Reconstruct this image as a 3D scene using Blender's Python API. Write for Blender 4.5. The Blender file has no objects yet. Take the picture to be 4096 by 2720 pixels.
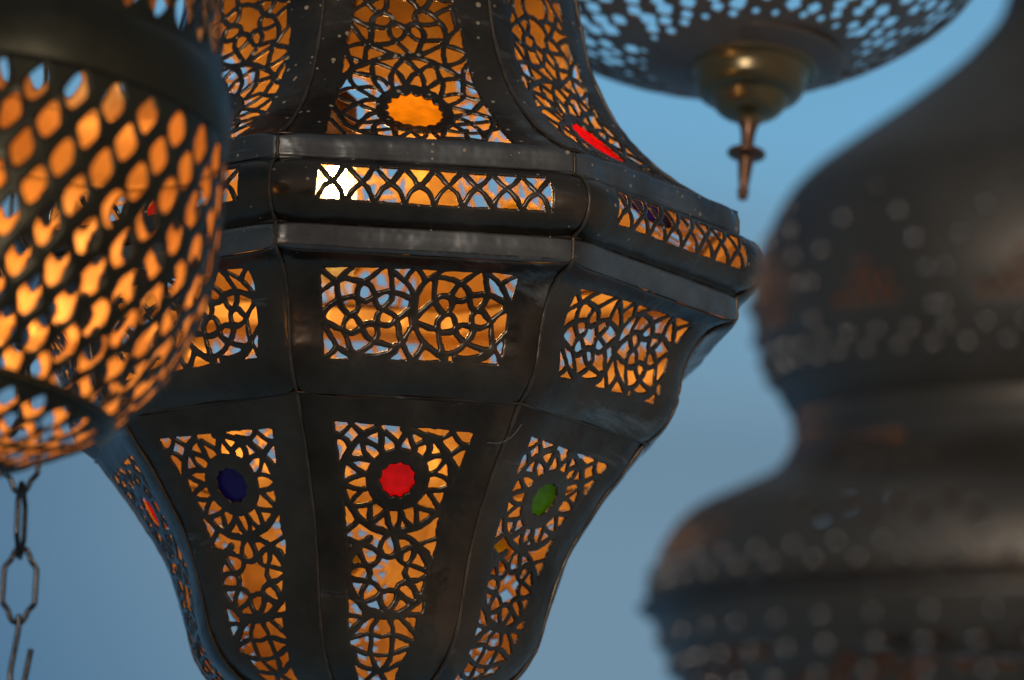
import bpy, bmesh, math, random
import numpy as np
from mathutils import Matrix, Vector, Euler

random.seed(4)
S = bpy.context.scene
COL = S.collection

# ------------------------------------------------------------------ camera
PITCH, ROLL = 0.22644621, 0.01517785
CAM_Z = 1.60
cam_d = bpy.data.cameras.new("camera")
cam = bpy.data.objects.new("camera", cam_d)
COL.objects.link(cam)
cam_d.lens, cam_d.sensor_width, cam_d.sensor_fit = 200, 36, 'HORIZONTAL'
cam_d.clip_start, cam_d.clip_end = 0.05, 5000
cam.matrix_world = (Matrix.Translation((0, 0, CAM_Z)) @ Matrix.Rotation(math.pi / 2 + PITCH, 4, 'X')
                    @ Matrix.Rotation(ROLL, 4, 'Z'))
cam_d.dof.use_dof = True
cam_d.dof.focus_distance = 2.135
cam_d.dof.aperture_fstop = 10.0
cam_d.dof.aperture_blades = 9
S.camera = cam

# ------------------------------------------------------------------ dusk sky, faint sun glow, exposure
W = bpy.data.worlds.new("World")
S.world = W
W.use_nodes = True
wn, wl = W.node_tree.nodes, W.node_tree.links
wn.clear()
wout = wn.new('ShaderNodeOutputWorld')
wbg = wn.new('ShaderNodeBackground')
sky = wn.new('ShaderNodeTexSky')
sky.sky_type = 'NISHITA'
sky.sun_disc = False
SUN_EL, SUN_ROT = math.radians(10), math.radians(192)
sky.sun_elevation, sky.sun_rotation = SUN_EL, SUN_ROT
sky.air_density, sky.dust_density, sky.ozone_density = 1.0, 0.1, 3.6
wbg.inputs['Strength'].default_value = 0.135
# a thin, even bank of dusk cloud low in the sky
wtc = wn.new('ShaderNodeTexCoord')
wsep = wn.new('ShaderNodeSeparateXYZ')
wl.new(wtc.outputs['Generated'], wsep.inputs[0])
wmap = wn.new('ShaderNodeMapping'); wmap.inputs['Scale'].default_value = (6, 6, 26)
wl.new(wtc.outputs['Generated'], wmap.inputs[0])
wno = wn.new('ShaderNodeTexNoise'); wno.inputs['Scale'].default_value = 1.3; wno.inputs['Detail'].default_value = 3
wl.new(wmap.outputs[0], wno.inputs['Vector'])
wadd = wn.new('ShaderNodeMath'); wadd.operation = 'MULTIPLY_ADD'
wl.new(wno.outputs[0], wadd.inputs[0]); wadd.inputs[1].default_value = 0.10
wl.new(wsep.outputs['Z'], wadd.inputs[2])
wr = wn.new('ShaderNodeMapRange'); wr.interpolation_type = 'SMOOTHERSTEP'
wr.inputs['From Min'].default_value = 0.235; wr.inputs['From Max'].default_value = 0.36
wr.inputs['To Min'].default_value = 1.0; wr.inputs['To Max'].default_value = 0.0
wmix = wn.new('ShaderNodeMix'); wmix.data_type = 'RGBA'
wl.new(wr.outputs[0], wmix.inputs['Factor'])
wt = wn.new('ShaderNodeMix'); wt.data_type = 'RGBA'; wt.blend_type = 'MULTIPLY'; wt.inputs['Factor'].default_value = 1
wl.new(sky.outputs[0], wt.inputs['A']); wt.inputs['B'].default_value = (0.90, 1.06, 0.95, 1)
wl.new(wt.outputs['Result'], wmix.inputs['A'])
# ... blue-grey ahead; unseen warm grey added behind the camera to warm reflections, reaching higher
wback = wn.new('ShaderNodeMapRange'); wback.interpolation_type = 'SMOOTHSTEP'
wl.new(wsep.outputs['Y'], wback.inputs['Value'])
wback.inputs['From Min'].default_value = 0.9; wback.inputs['From Max'].default_value = -0.4
wcl = wn.new('ShaderNodeMix'); wcl.data_type = 'RGBA'
wl.new(wback.outputs[0], wcl.inputs['Factor'])
wcl.inputs['A'].default_value = (1.18, 2.00, 2.75, 1)
wcl.inputs['B'].default_value = (2.1, 1.95, 1.85, 1)
wl.new(wcl.outputs['Result'], wmix.inputs['B'])
wlow = wn.new('ShaderNodeMath'); wlow.operation = 'MULTIPLY_ADD'
wl.new(wback.outputs[0], wlow.inputs[0]); wlow.inputs[1].default_value = -0.32
wl.new(wadd.outputs[0], wlow.inputs[2])
wl.new(wlow.outputs[0], wr.inputs['Value'])
# unseen grey added overhead to cut blue in reflections; sky darker low on left
wz = wn.new('ShaderNodeMapRange'); wz.interpolation_type = 'SMOOTHSTEP'
wl.new(wsep.outputs['Z'], wz.inputs['Value'])
wz.inputs['From Min'].default_value = 0.32; wz.inputs['From Max'].default_value = 0.7; wz.inputs['To Max'].default_value = 0.85
wgrey = wn.new('ShaderNodeMix'); wgrey.data_type = 'RGBA'
wl.new(wz.outputs[0], wgrey.inputs['Factor']); wl.new(wmix.outputs['Result'], wgrey.inputs['A'])
wgrey.inputs['B'].default_value = (1.35, 1.5, 1.6, 1)
wlx = wn.new('ShaderNodeMath'); wlx.operation = 'MULTIPLY_ADD'
wl.new(wsep.outputs['Z'], wlx.inputs[0]); wlx.inputs[1].default_value = 0.55; wl.new(wsep.outputs['X'], wlx.inputs[2])
wleft = wn.new('ShaderNodeMapRange'); wleft.interpolation_type = 'SMOOTHSTEP'
wl.new(wlx.outputs[0], wleft.inputs['Value'])
wleft.inputs['From Min'].default_value = 0.075; wleft.inputs['From Max'].default_value = -0.015
wdim = wn.new('ShaderNodeMix'); wdim.data_type = 'RGBA'; wdim.blend_type = 'MULTIPLY'
wl.new(wleft.outputs[0], wdim.inputs['Factor']); wl.new(wgrey.outputs['Result'], wdim.inputs['A'])
wdim.inputs['B'].default_value = (0.46, 0.62, 0.76, 1)
# the soft edge of a far cloud layer
we = wn.new('ShaderNodeValToRGB'); we.color_ramp.interpolation = 'EASE'
wl.new(wsep.outputs['Z'], we.inputs[0])
el = we.color_ramp.elements
el[0].position, el[0].color = 0.185, (1, 1, 1, 1)
el[1].position, el[1].color = 0.2085, (0.90, 0.915, 0.93, 1)
e3 = el.new(0.2125); e3.color = (1, 1, 1, 1)
wedge = wn.new('ShaderNodeMix'); wedge.data_type = 'RGBA'; wedge.blend_type = 'MULTIPLY'; wedge.inputs['Factor'].default_value = 1
wl.new(wdim.outputs['Result'], wedge.inputs['A']); wl.new(we.outputs[0], wedge.inputs['B'])
wl.new(wedge.outputs['Result'], wbg.inputs['Color'])
wl.new(wbg.outputs[0], wout.inputs['Surface'])

sun_d = bpy.data.lights.new("sun", 'SUN')
sun_d.energy, sun_d.angle, sun_d.color = 1.4, math.radians(12), (1.0, 0.92, 0.82)
sun = bpy.data.objects.new("sun", sun_d)
COL.objects.link(sun)
sun_dir = Vector((math.sin(SUN_ROT) * math.cos(SUN_EL), math.cos(SUN_ROT) * math.cos(SUN_EL), math.sin(SUN_EL)))
sun.rotation_euler = sun_dir.to_track_quat('Z', 'Y').to_euler()
sun.location = (0, -3, 6)

S.view_settings.view_transform = 'Standard'
S.view_settings.look = 'None'
S.view_settings.exposure = 0.0
S.view_settings.gamma = 1.0
S.view_settings.use_curve_mapping = False
S.render.engine = 'CYCLES'
S.cycles.use_denoising = True
S.cycles.sample_clamp_indirect = 4.0
S.cycles.max_bounces = 10
S.cycles.caustics_reflective = False

# ------------------------------------------------------------------ materials
def nodes_of(name):
    m = bpy.data.materials.new(name)
    m.use_nodes = True
    n, l = m.node_tree.nodes, m.node_tree.links
    return m, n, l, n['Principled BSDF']

def ramp(n, pts):
    r = n.new('ShaderNodeValToRGB')
    e = r.color_ramp.elements
    while len(e) < len(pts): e.new(0.5)
    for el, (p, c) in zip(e, pts):
        el.position = p; el.color = c if len(c) == 4 else (*c, 1)
    return r

def metal(name, dark, light, rough=(0.3, 0.55), metallic=0.8, scale=40.0, streak=(1, 1, 1), bump=0.15,
          flecks=None, worn=None):
    """Hammered, tarnished sheet metal: blotchy tarnish, rubbed streaks, dents, optional paint flecks."""
    m, n, l, b = nodes_of(name)
    tc = n.new('ShaderNodeTexCoord'); oi = n.new('ShaderNodeObjectInfo')
    off = n.new('ShaderNodeVectorMath'); off.operation = 'MULTIPLY_ADD'
    l.new(oi.outputs['Random'], off.inputs[0]); off.inputs[1].default_value = (3.1, 1.7, 2.3)
    l.new(tc.outputs['Object'], off.inputs[2])
    n1 = n.new('ShaderNodeTexNoise'); n1.inputs['Scale'].default_value = scale; n1.inputs['Detail'].default_value = 6
    n1.inputs['Roughness'].default_value = 0.62
    l.new(off.outputs[0], n1.inputs['Vector'])
    mp = n.new('ShaderNodeMapping'); mp.inputs['Scale'].default_value = streak
    l.new(off.outputs[0], mp.inputs[0])
    n2 = n.new('ShaderNodeTexNoise'); n2.inputs['Scale'].default_value = scale * 2.2; n2.inputs['Detail'].default_value = 5
    l.new(mp.outputs[0], n2.inputs['Vector'])
    r1 = ramp(n, [(0.32, dark), (0.72, light)])
    l.new(n1.outputs[0], r1.inputs[0])
    col = r1.outputs[0]
    rr = n.new('ShaderNodeMapRange'); l.new(n2.outputs[0], rr.inputs[0])
    rr.inputs['From Min'].default_value = 0.3; rr.inputs['From Max'].default_value = 0.7
    rr.inputs['To Min'].default_value = rough[0]; rr.inputs['To Max'].default_value = rough[1]
    rgh = rr.outputs[0]
    if worn:                                           # rubbed, brighter bare patches
        n3 = n.new('ShaderNodeTexNoise'); n3.inputs['Scale'].default_value = worn[1]; n3.inputs['Detail'].default_value = 9
        n3.inputs['Roughness'].default_value = 0.7; n3.inputs['Distortion'].default_value = 0.6
        l.new(mp.outputs[0], n3.inputs['Vector'])
        wr_ = ramp(n, [(worn[2], (0, 0, 0)), (worn[2] + 0.12, (1, 1, 1))]); l.new(n3.outputs[0], wr_.inputs[0])
        mx = n.new('ShaderNodeMix'); mx.data_type = 'RGBA'
        l.new(wr_.outputs[0], mx.inputs['Factor']); l.new(col, mx.inputs['A'])
        mx.inputs['B'].default_value = (*worn[0], 1)
        col = mx.outputs['Result']
    met = None
    if flecks:                                         # dried paint and dust specks, thick near the top
        vo = n.new('ShaderNodeTexVoronoi'); vo.inputs['Scale'].default_value = flecks
        l.new(off.outputs[0], vo.inputs['Vector'])
        sep = n.new('ShaderNodeSeparateColor'); l.new(vo.outputs['Color'], sep.inputs[0])
        sz = n.new('ShaderNodeMath'); sz.operation = 'POWER'; l.new(sep.outputs[0], sz.inputs[0]); sz.inputs[1].default_value = 5.0
        sx = n.new('ShaderNodeSeparateXYZ'); l.new(tc.outputs['Object'], sx.inputs[0])
        zz = n.new('ShaderNodeMapRange'); l.new(sx.outputs['Z'], zz.inputs[0])
        zz.inputs['From Min'].default_value = 0.150; zz.inputs['From Max'].default_value = 0.20
        zz.inputs['To Min'].default_value = 0.0; zz.inputs['To Max'].default_value = 0.36
        szz = n.new('ShaderNodeMath'); szz.operation = 'MULTIPLY'; l.new(sz.outputs[0], szz.inputs[0]); l.new(zz.outputs[0], szz.inputs[1])
        lt = n.new('ShaderNodeMath'); lt.operation = 'LESS_THAN'
        l.new(vo.outputs['Distance'], lt.inputs[0]); l.new(szz.outputs[0], lt.inputs[1])
        mx = n.new('ShaderNodeMix'); mx.data_type = 'RGBA'
        l.new(lt.outputs[0], mx.inputs['Factor']); l.new(col, mx.inputs['A']); mx.inputs['B'].default_value = (0.30, 0.22, 0.145, 1)
        col = mx.outputs['Result']
        mm = n.new('ShaderNodeMath'); mm.operation = 'MULTIPLY_ADD'; l.new(lt.outputs[0], mm.inputs[0])
        mm.inputs[1].default_value = -metallic; mm.inputs[2].default_value = metallic
        met = mm.outputs[0]
    bp = n.new('ShaderNodeBump'); bp.inputs['Strength'].default_value = bump; bp.inputs['Distance'].default_value = 0.002
    ad = n.new('ShaderNodeMath'); ad.operation = 'ADD'; l.new(n1.outputs[0], ad.inputs[0]); l.new(n2.outputs[0], ad.inputs[1])
    l.new(ad.outputs[0], bp.inputs['Height'])
    l.new(bp.outputs[0], b.inputs['Normal'])
    l.new(col, b.inputs['Base Color']); l.new(rgh, b.inputs['Roughness'])
    if met: l.new(met, b.inputs['Metallic'])
    else: b.inputs['Metallic'].default_value = metallic
    return m

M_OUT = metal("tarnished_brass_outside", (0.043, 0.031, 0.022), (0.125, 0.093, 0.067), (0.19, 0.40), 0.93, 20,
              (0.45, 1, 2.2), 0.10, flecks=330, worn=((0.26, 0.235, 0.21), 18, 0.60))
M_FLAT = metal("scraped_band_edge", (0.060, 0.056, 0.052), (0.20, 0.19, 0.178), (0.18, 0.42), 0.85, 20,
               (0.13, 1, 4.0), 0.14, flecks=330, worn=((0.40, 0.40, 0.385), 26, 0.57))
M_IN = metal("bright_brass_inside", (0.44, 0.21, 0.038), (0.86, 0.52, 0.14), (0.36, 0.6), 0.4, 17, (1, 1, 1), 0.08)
M_SEAM = metal("solder_seam", (0.06, 0.042, 0.03), (0.15, 0.105, 0.07), (0.35, 0.55), 0.8, 90)
M_DRUM = metal("olive_tarnish", (0.026, 0.022, 0.012), (0.048, 0.040, 0.024), (0.32, 0.52), 0.85, 30, bump=0.1)
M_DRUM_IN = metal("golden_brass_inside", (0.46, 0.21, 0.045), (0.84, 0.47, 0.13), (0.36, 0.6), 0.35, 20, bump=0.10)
M_DARK = metal("dark_bronze", (0.072, 0.060, 0.048), (0.110, 0.092, 0.075), (0.40, 0.56), 0.8, 14, bump=0.04)
M_STUD = metal("rubbed_studs", (0.17, 0.15, 0.13), (0.25, 0.225, 0.20), (0.14, 0.24), 0.95, 60, bump=0.02)
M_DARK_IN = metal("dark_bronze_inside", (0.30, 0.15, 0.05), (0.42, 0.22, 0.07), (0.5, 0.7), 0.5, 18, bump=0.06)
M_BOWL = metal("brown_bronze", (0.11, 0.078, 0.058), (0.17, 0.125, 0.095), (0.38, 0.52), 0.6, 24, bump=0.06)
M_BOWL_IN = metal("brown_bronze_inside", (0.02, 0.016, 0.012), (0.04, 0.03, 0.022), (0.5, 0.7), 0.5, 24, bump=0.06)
M_CUP = metal("yellow_brass", (0.125, 0.090, 0.045), (0.20, 0.145, 0.072), (0.24, 0.36), 0.85, 24, bump=0.05)
M_COPPER = metal("copper_rod", (0.12, 0.06, 0.035), (0.24, 0.11, 0.06), (0.3, 0.45), 0.9, 60, bump=0.05)
M_IRON = metal("steel_chain", (0.022, 0.019, 0.018), (0.055, 0.050, 0.048), (0.12, 0.25), 0.9, 80, bump=0.08)

def glass(name, c, em=1.0):
    """Thin painted glass: lets the lamp's light through, tinted."""
    m, n, l, b = nodes_of(name)
    n.remove(b)
    out = n['Material Output']
    tc = n.new('ShaderNodeTexCoord')
    no = n.new('ShaderNodeTexNoise'); no.inputs['Scale'].default_value = 160; no.inputs['Detail'].default_value = 5
    l.new(tc.outputs['Object'], no.inputs['Vector'])
    r = ramp(n, [(0.3, tuple(x * 0.72 for x in c)), (0.6, c)]); l.new(no.outputs[0], r.inputs[0])
    t = n.new('ShaderNodeBsdfTranslucent'); d = n.new('ShaderNodeBsdfDiffuse'); g = n.new('ShaderNodeBsdfGlossy')
    g.inputs['Roughness'].default_value = 0.25; g.inputs['Color'].default_value = (0.6, 0.6, 0.6, 1)
    l.new(r.outputs[0], t.inputs['Color']); l.new(r.outputs[0], d.inputs['Color'])
    a = n.new('ShaderNodeMixShader'); a.inputs[0].default_value = 0.12
    l.new(t.outputs[0], a.inputs[1]); l.new(d.outputs[0], a.inputs[2])
    k = n.new('ShaderNodeMixShader'); k.inputs[0].default_value = 0.04
    l.new(a.outputs[0], k.inputs[1]); l.new(g.outputs[0], k.inputs[2])
    l.new(k.outputs[0], out.inputs['Surface'])
    return m

G_ORANGE = glass("orange_glass", (1.0, 0.60, 0.03))
G_RED = glass("red_glass", (1.0, 0.055, 0.065))
G_BLUE = glass("blue_glass", (0.06, 0.05, 0.42))
G_GREEN = glass("green_glass", (0.22, 0.50, 0.03))
G_YELLOW = glass("yellow_glass", (0.95, 0.70, 0.04))

def lamp_mat(name, c, s):
    m, n, l, b = nodes_of(name)
    b.inputs['Base Color'].default_value = (0.8, 0.7, 0.5, 1)
    b.inputs['Emission Color'].default_value = (*c, 1)
    b.inputs['Emission Strength'].default_value = s
    return m
M_BULB = lamp_mat("lit_bulb", (1.0, 0.60, 0.22), 195.0)
m, n, l, b = nodes_of("frosted_glass")
n.remove(b)
tr_n = n.new('ShaderNodeBsdfTransparent'); tl_n = n.new('ShaderNodeBsdfTranslucent'); tl_n.inputs['Color'].default_value = (0.95, 0.80, 0.55, 1)
df_n = n.new('ShaderNodeBsdfDiffuse'); df_n.inputs['Color'].default_value = (0.9, 0.8, 0.6, 1)
tcn = n.new('ShaderNodeTexCoord'); mpn = n.new('ShaderNodeMapping'); mpn.inputs['Scale'].default_value = (260, 260, 14)
non = n.new('ShaderNodeTexNoise'); l.new(tcn.outputs['Object'], mpn.inputs[0]); l.new(mpn.outputs[0], non.inputs['Vector']); non.inputs['Scale'].default_value = 1.0
rmn = n.new('ShaderNodeMapRange'); l.new(non.outputs[0], rmn.inputs[0]); rmn.inputs['From Min'].default_value = .35; rmn.inputs['From Max'].default_value = .65
rmn.inputs['To Min'].default_value = .025; rmn.inputs['To Max'].default_value = .13
s1 = n.new('ShaderNodeMixShader'); s1.inputs[0].default_value = .5; l.new(tl_n.outputs[0], s1.inputs[1]); l.new(df_n.outputs[0], s1.inputs[2])
s2 = n.new('ShaderNodeMixShader'); l.new(rmn.outputs[0], s2.inputs[0]); l.new(tr_n.outputs[0], s2.inputs[1]); l.new(s1.outputs[0], s2.inputs[2])
l.new(s2.outputs[0], n['Material Output'].inputs['Surface'])
M_FROST = m
M_BULB2 = lamp_mat("lit_bulb_small", (1.0, 0.52, 0.17), 92.0)
M_BULB3 = lamp_mat("dim_bulb", (1.0, 0.50, 0.15), 26.0)
m, n, l, b = nodes_of("lamp_socket")
b.inputs['Base Color'].default_value = (0.16, 0.10, 0.04, 1); b.inputs['Metallic'].default_value = 0.8; b.inputs['Roughness'].default_value = 0.4
no_ = n.new('ShaderNodeTexNoise'); no_.inputs['Scale'].default_value = 200
bp_ = n.new('ShaderNodeBump'); bp_.inputs['Strength'].default_value = 0.1; l.new(no_.outputs[0], bp_.inputs['Height']); l.new(bp_.outputs[0], b.inputs['Normal'])
M_SOCKET = m

# ------------------------------------------------------------------ object helpers
def link(name, me, parent=None, loc=(0, 0, 0), rot=(0, 0, 0)):
    o = bpy.data.objects.new(name, me)
    COL.objects.link(o)
    o.location, o.rotation_euler = loc, rot
    if parent is not None: o.parent = parent
    return o

def thing(name, label, cat, loc, rot=(0, 0, 0), group=None):
    o = link(name, None, None, loc, rot)
    o.empty_display_size = 0.02
    o['label'], o['category'] = label, cat
    if group: o['group'] = group
    return o

def make_mesh(name, verts, faces, mats, midx=None, smooth=True):
    me = bpy.data.meshes.new(name)
    me.from_pydata([tuple(v) for v in verts], [], faces)
    for m_ in mats: me.materials.append(m_)
    if midx is not None: me.polygons.foreach_set('material_index', midx)
    me.polygons.foreach_set('use_smooth', [smooth] * len(me.polygons))
    me.update()
    return me

# ------------------------------------------------------------------ cut-metal sheets: a signed field, marched into a closed sheet
def smooth_line(p, k=6, closed=False):
    p = np.array(p, float)
    if len(p) < 3: return p
    q = np.vstack([p[-2] if closed else 2 * p[0] - p[1], p, p[1] if closed else 2 * p[-1] - p[-2]])
    out = []
    for i in range(1, len(q) - 2):
        t = np.linspace(0, 1, k, endpoint=False)[:, None]
        a, b_, c, d = q[i - 1], q[i], q[i + 1], q[i + 2]
        out.append(.5 * ((2 * b_) + (-a + c) * t + (2 * a - 5 * b_ + 4 * c - d) * t ** 2 + (-a + 3 * b_ - 3 * c + d) * t ** 3))
    out.append(q[-2:-1])
    return np.vstack(out)

def seg_field(U, V, u0, v0, du, strands):
    """max over strands of (half width - distance), updated only near each segment"""
    F = np.full(U.shape, -1.0)
    ny, nx = U.shape
    for hw, line in strands:
        pad = hw + 0.0022
        for (ax, ay), (bx, by) in zip(line[:-1], line[1:]):
            i0 = max(0, int((min(ax, bx) - pad - u0) / du)); i1 = min(nx, int((max(ax, bx) + pad - u0) / du) + 2)
            j0 = max(0, int((min(ay, by) - pad - v0) / du)); j1 = min(ny, int((max(ay, by) + pad - v0) / du) + 2)
            if i0 >= i1 or j0 >= j1: continue
            x, y = U[j0:j1, i0:i1], V[j0:j1, i0:i1]
            dx, dy = bx - ax, by - ay
            L = dx * dx + dy * dy + 1e-14
            t = np.clip(((x - ax) * dx + (y - ay) * dy) / L, 0, 1)
            d = hw - np.hypot(x - ax - t * dx, y - ay - t * dy)
            np.maximum(F[j0:j1, i0:i1], d, out=F[j0:j1, i0:i1])
    return F

def poly_sd(U, V, P):
    """signed distance to a closed polygon, positive outside"""
    D = np.full(U.shape, 1.0); inside = np.zeros(U.shape, bool)
    n_ = len(P)
    for i in range(n_):
        (ax, ay), (bx, by) = P[i], P[(i + 1) % n_]
        dx, dy = bx - ax, by - ay
        t = np.clip(((U - ax) * dx + (V - ay) * dy) / (dx * dx + dy * dy + 1e-14), 0, 1)
        np.minimum(D, np.hypot(U - ax - t * dx, V - ay - t * dy), out=D)
        c = ((ay > V) != (by > V))
        xi = ax + (V - ay) * dx / (dy if abs(dy) > 1e-12 else 1e-12)
        inside ^= c & (U < xi)
    return np.where(inside, -D, D)

def vnoise(U, V, cell, seed):
    rs = np.random.RandomState(seed)
    T = rs.rand(257, 257) * 2 - 1
    x, y = U / cell + 500, V / cell + 500
    i, j = np.floor(x).astype(int), np.floor(y).astype(int)
    fx, fy = x - i, y - j
    fx, fy = fx * fx * (3 - 2 * fx), fy * fy * (3 - 2 * fy)
    g = lambda a, b_: T[a % 257, b_ % 257]
    return (g(i, j) * (1 - fx) + g(i + 1, j) * fx) * (1 - fy) + (g(i, j + 1) * (1 - fx) + g(i + 1, j + 1) * fx) * fy

def march(F):
    """polygons of the region F>0 on the unit grid; returns points (x, y, f) and faces"""
    ny, nx = F.shape
    ins = F > 0
    nid = np.full((ny, nx), -1, int); pts = []
    jj, ii = np.nonzero(ins)
    nid[jj, ii] = np.arange(len(jj))
    P = [np.stack([ii, jj, F[jj, ii]], 1).astype(float)]
    c = len(jj)
    hx = np.full((ny, nx - 1), -1, int); a, b_ = F[:, :-1], F[:, 1:]
    jj, ii = np.nonzero(ins[:, :-1] != ins[:, 1:])
    t = np.clip(a[jj, ii] / (a[jj, ii] - b_[jj, ii]), 0.06, 0.94)
    hx[jj, ii] = np.arange(len(jj)) + c; c += len(jj)
    P.append(np.stack([ii + t, jj, 0 * t], 1))
    vx = np.full((ny - 1, nx), -1, int); a, b_ = F[:-1], F[1:]
    jj, ii = np.nonzero(ins[:-1] != ins[1:])
    t = np.clip(a[jj, ii] / (a[jj, ii] - b_[jj, ii]), 0.06, 0.94)
    vx[jj, ii] = np.arange(len(jj)) + c; c += len(jj)
    P.append(np.stack([ii, jj + t, 0 * t], 1))
    cnt = ins[:-1, :-1].astype(int) + ins[:-1, 1:] + ins[1:, 1:] + ins[1:, :-1]
    jj, ii = np.nonzero(cnt == 4)
    faces = np.stack([nid[jj, ii], nid[jj, ii + 1], nid[jj + 1, ii + 1], nid[jj + 1, ii]], 1).tolist()
    jj, ii = np.nonzero((cnt > 0) & (cnt < 4))
    for j, i in zip(jj.tolist(), ii.tolist()):
        cs = (nid[j, i], nid[j, i + 1], nid[j + 1, i + 1], nid[j + 1, i])
        es = (hx[j, i], vx[j, i + 1], hx[j + 1, i], vx[j, i])
        f = []
        for k in range(4):
            if cs[k] >= 0: f.append(int(cs[k]))
            if es[k] >= 0: f.append(int(es[k]))
        if len(f) >= 3: faces.append(f)
    return np.vstack(P), faces

def sheet(name, F, mapper, flip, mats, rnd=0.0009, front=0.0008, back=0.0004, relief=None, zone=None):
    """closed sheet: rounded cut edges in front, flatter behind (second material)"""
    P, faces = march(F)
    d = np.clip(P[:, 2] / rnd, 0, 1)
    prof = np.sqrt(np.clip(1 - (1 - d) ** 2, 0, 1))
    h = front * prof
    rel = relief(P[:, 0], P[:, 1]) if relief is not None else np.zeros(len(P))
    Vf = mapper(P[:, 0], P[:, 1], h + rel)
    inner = P[:, 2] > 0
    bid = np.full(len(P), -1); bid[inner] = np.arange(inner.sum()) + len(P)
    bid[~inner] = np.nonzero(~inner)[0]
    Vb = mapper(P[inner, 0], P[inner, 1], -back * prof[inner] + rel[inner])
    V = np.vstack([Vf, Vb])
    ff = [f if not flip else f[::-1] for f in faces]
    bl = bid.tolist()
    fb = [[bl[k] for k in f][::-1] for f in ff]
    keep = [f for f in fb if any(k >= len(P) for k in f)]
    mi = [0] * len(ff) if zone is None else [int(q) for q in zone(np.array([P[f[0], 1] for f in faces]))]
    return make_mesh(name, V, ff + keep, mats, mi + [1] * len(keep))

# ------------------------------------------------------------------ the eight-sided lantern
AX = Vector((-0.05591491, 2.2))                       # its axis
PHI = -0.22428718 + math.radians(22.5)                 # the way its front face looks
ZB = 0.345                                             # its lowest point, above the lens
C225, T225 = math.cos(math.pi / 8), math.tan(math.pi / 8)

def cr_profile(pts, k=40):
    P = np.array(pts, float)
    Q = np.vstack([2 * P[0] - P[1], P, 2 * P[-1] - P[-2]]); out = []
    for i in range(1, len(Q) - 2):
        t = np.linspace(0, 1, k, endpoint=False)[:, None]
        a, b_, c, d = Q[i - 1:i + 3]
        out.append(.5 * ((2 * b_) + (-a + c) * t + (2 * a - 5 * b_ + 4 * c - d) * t ** 2 + (-a + 3 * b_ - 3 * c + d) * t ** 3))
    out = np.vstack(out + [Q[-2:-1]])
    s = np.concatenate([[0], np.cumsum(np.hypot(*np.diff(out, axis=0).T))])
    return out, s

ROOF = [(.1462,.5522),(.1300,.5612),(.1155,.5720),(.1040,.5840),(.0960,.5965),(.0890,.6120),(.0850,.6290),(.082,.645),(.080,.665),(.079,.685)]
MID = [(.1472,.5078),(.1400,.5055),(.1350,.5020),(.1300,.4955),(.1272,.4885),(.1255,.4810),(.1240,.4740),(.1195,.4665),(.1122,.4603)]
LOW = [(.1122,.4603),(.1045,.4500),(.0985,.4425),(.0910,.4315),(.0835,.4195),(.0780,.4065),(.0740,.3930),(.0700,.3800),(.0625,.3690),(.052,.3615),(.041,.3572)]

def band_profile():
    p = [(.1462, .5522), (.1480, .5518)]
    p += [(.1484, .5500), (.1488, .5435), (.1480, .5425)]                      # upper flat
    for a in np.linspace(78, -78, 17):                                         # half-round bead
        p.append((.1478 + .0115 * math.cos(math.radians(a)), .5302 + .0114 * math.sin(math.radians(a))))
    p += [(.1478, .5180), (.1485, .5172), (.1484, .5092), (.1472, .5078)]      # lower flat
    P = np.array(p)
    out = [P[0]]
    for a, b_ in zip(P[:-1], P[1:]):
        k = max(2, int(np.hypot(*(b_ - a)) / 0.0005))
        out += [a + (b_ - a) * i / k for i in range(1, k + 1)]
    out = np.array(out)
    sm = out.copy()
    sm[1:-1] = (out[:-2] + 2 * out[1:-1] + out[2:]) / 4
    s = np.concatenate([[0], np.cumsum(np.hypot(*np.diff(sm, axis=0).T))])
    return sm, s

def face_map(prof, s, u0, v0, du):
    """grid (x, y, height) -> face-local 3D, front face looking along -Y"""
    t = np.gradient(prof, s, axis=0)
    t /= np.hypot(t[:, 0], t[:, 1])[:, None]
    up = 1.0 if prof[-1, 1] > prof[0, 1] else -1.0
    nr, nz = (t[:, 1] * up), (-t[:, 0] * up)
    def f(x, y, h):
        tt, ss = u0 + x * du, np.clip(v0 + y * du, 0, s[-1])
        R = np.interp(ss, s, prof[:, 0]) * C225; Z = np.interp(ss, s, prof[:, 1])
        n1, n2 = np.interp(ss, s, nr), np.interp(ss, s, nz)
        k = np.hypot(n1, n2); n1, n2 = n1 / k, n2 / k
        return np.stack([tt, -(R + h * n1), Z + h * n2 - ZB], 1)
    return f

def parse_strands(txt, hw):
    out = []
    for ln in txt.strip().split('\n'):
        w, *pp = ln.split()
        out.append((hw * float(w), smooth_line([[float(v) * 1e-5 for v in q.split(',')] for q in pp])))
    return out
def parse_poly(txt): return [[float(v) * 1e-5 for v in q.split(',')] for q in txt.split()]

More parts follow.
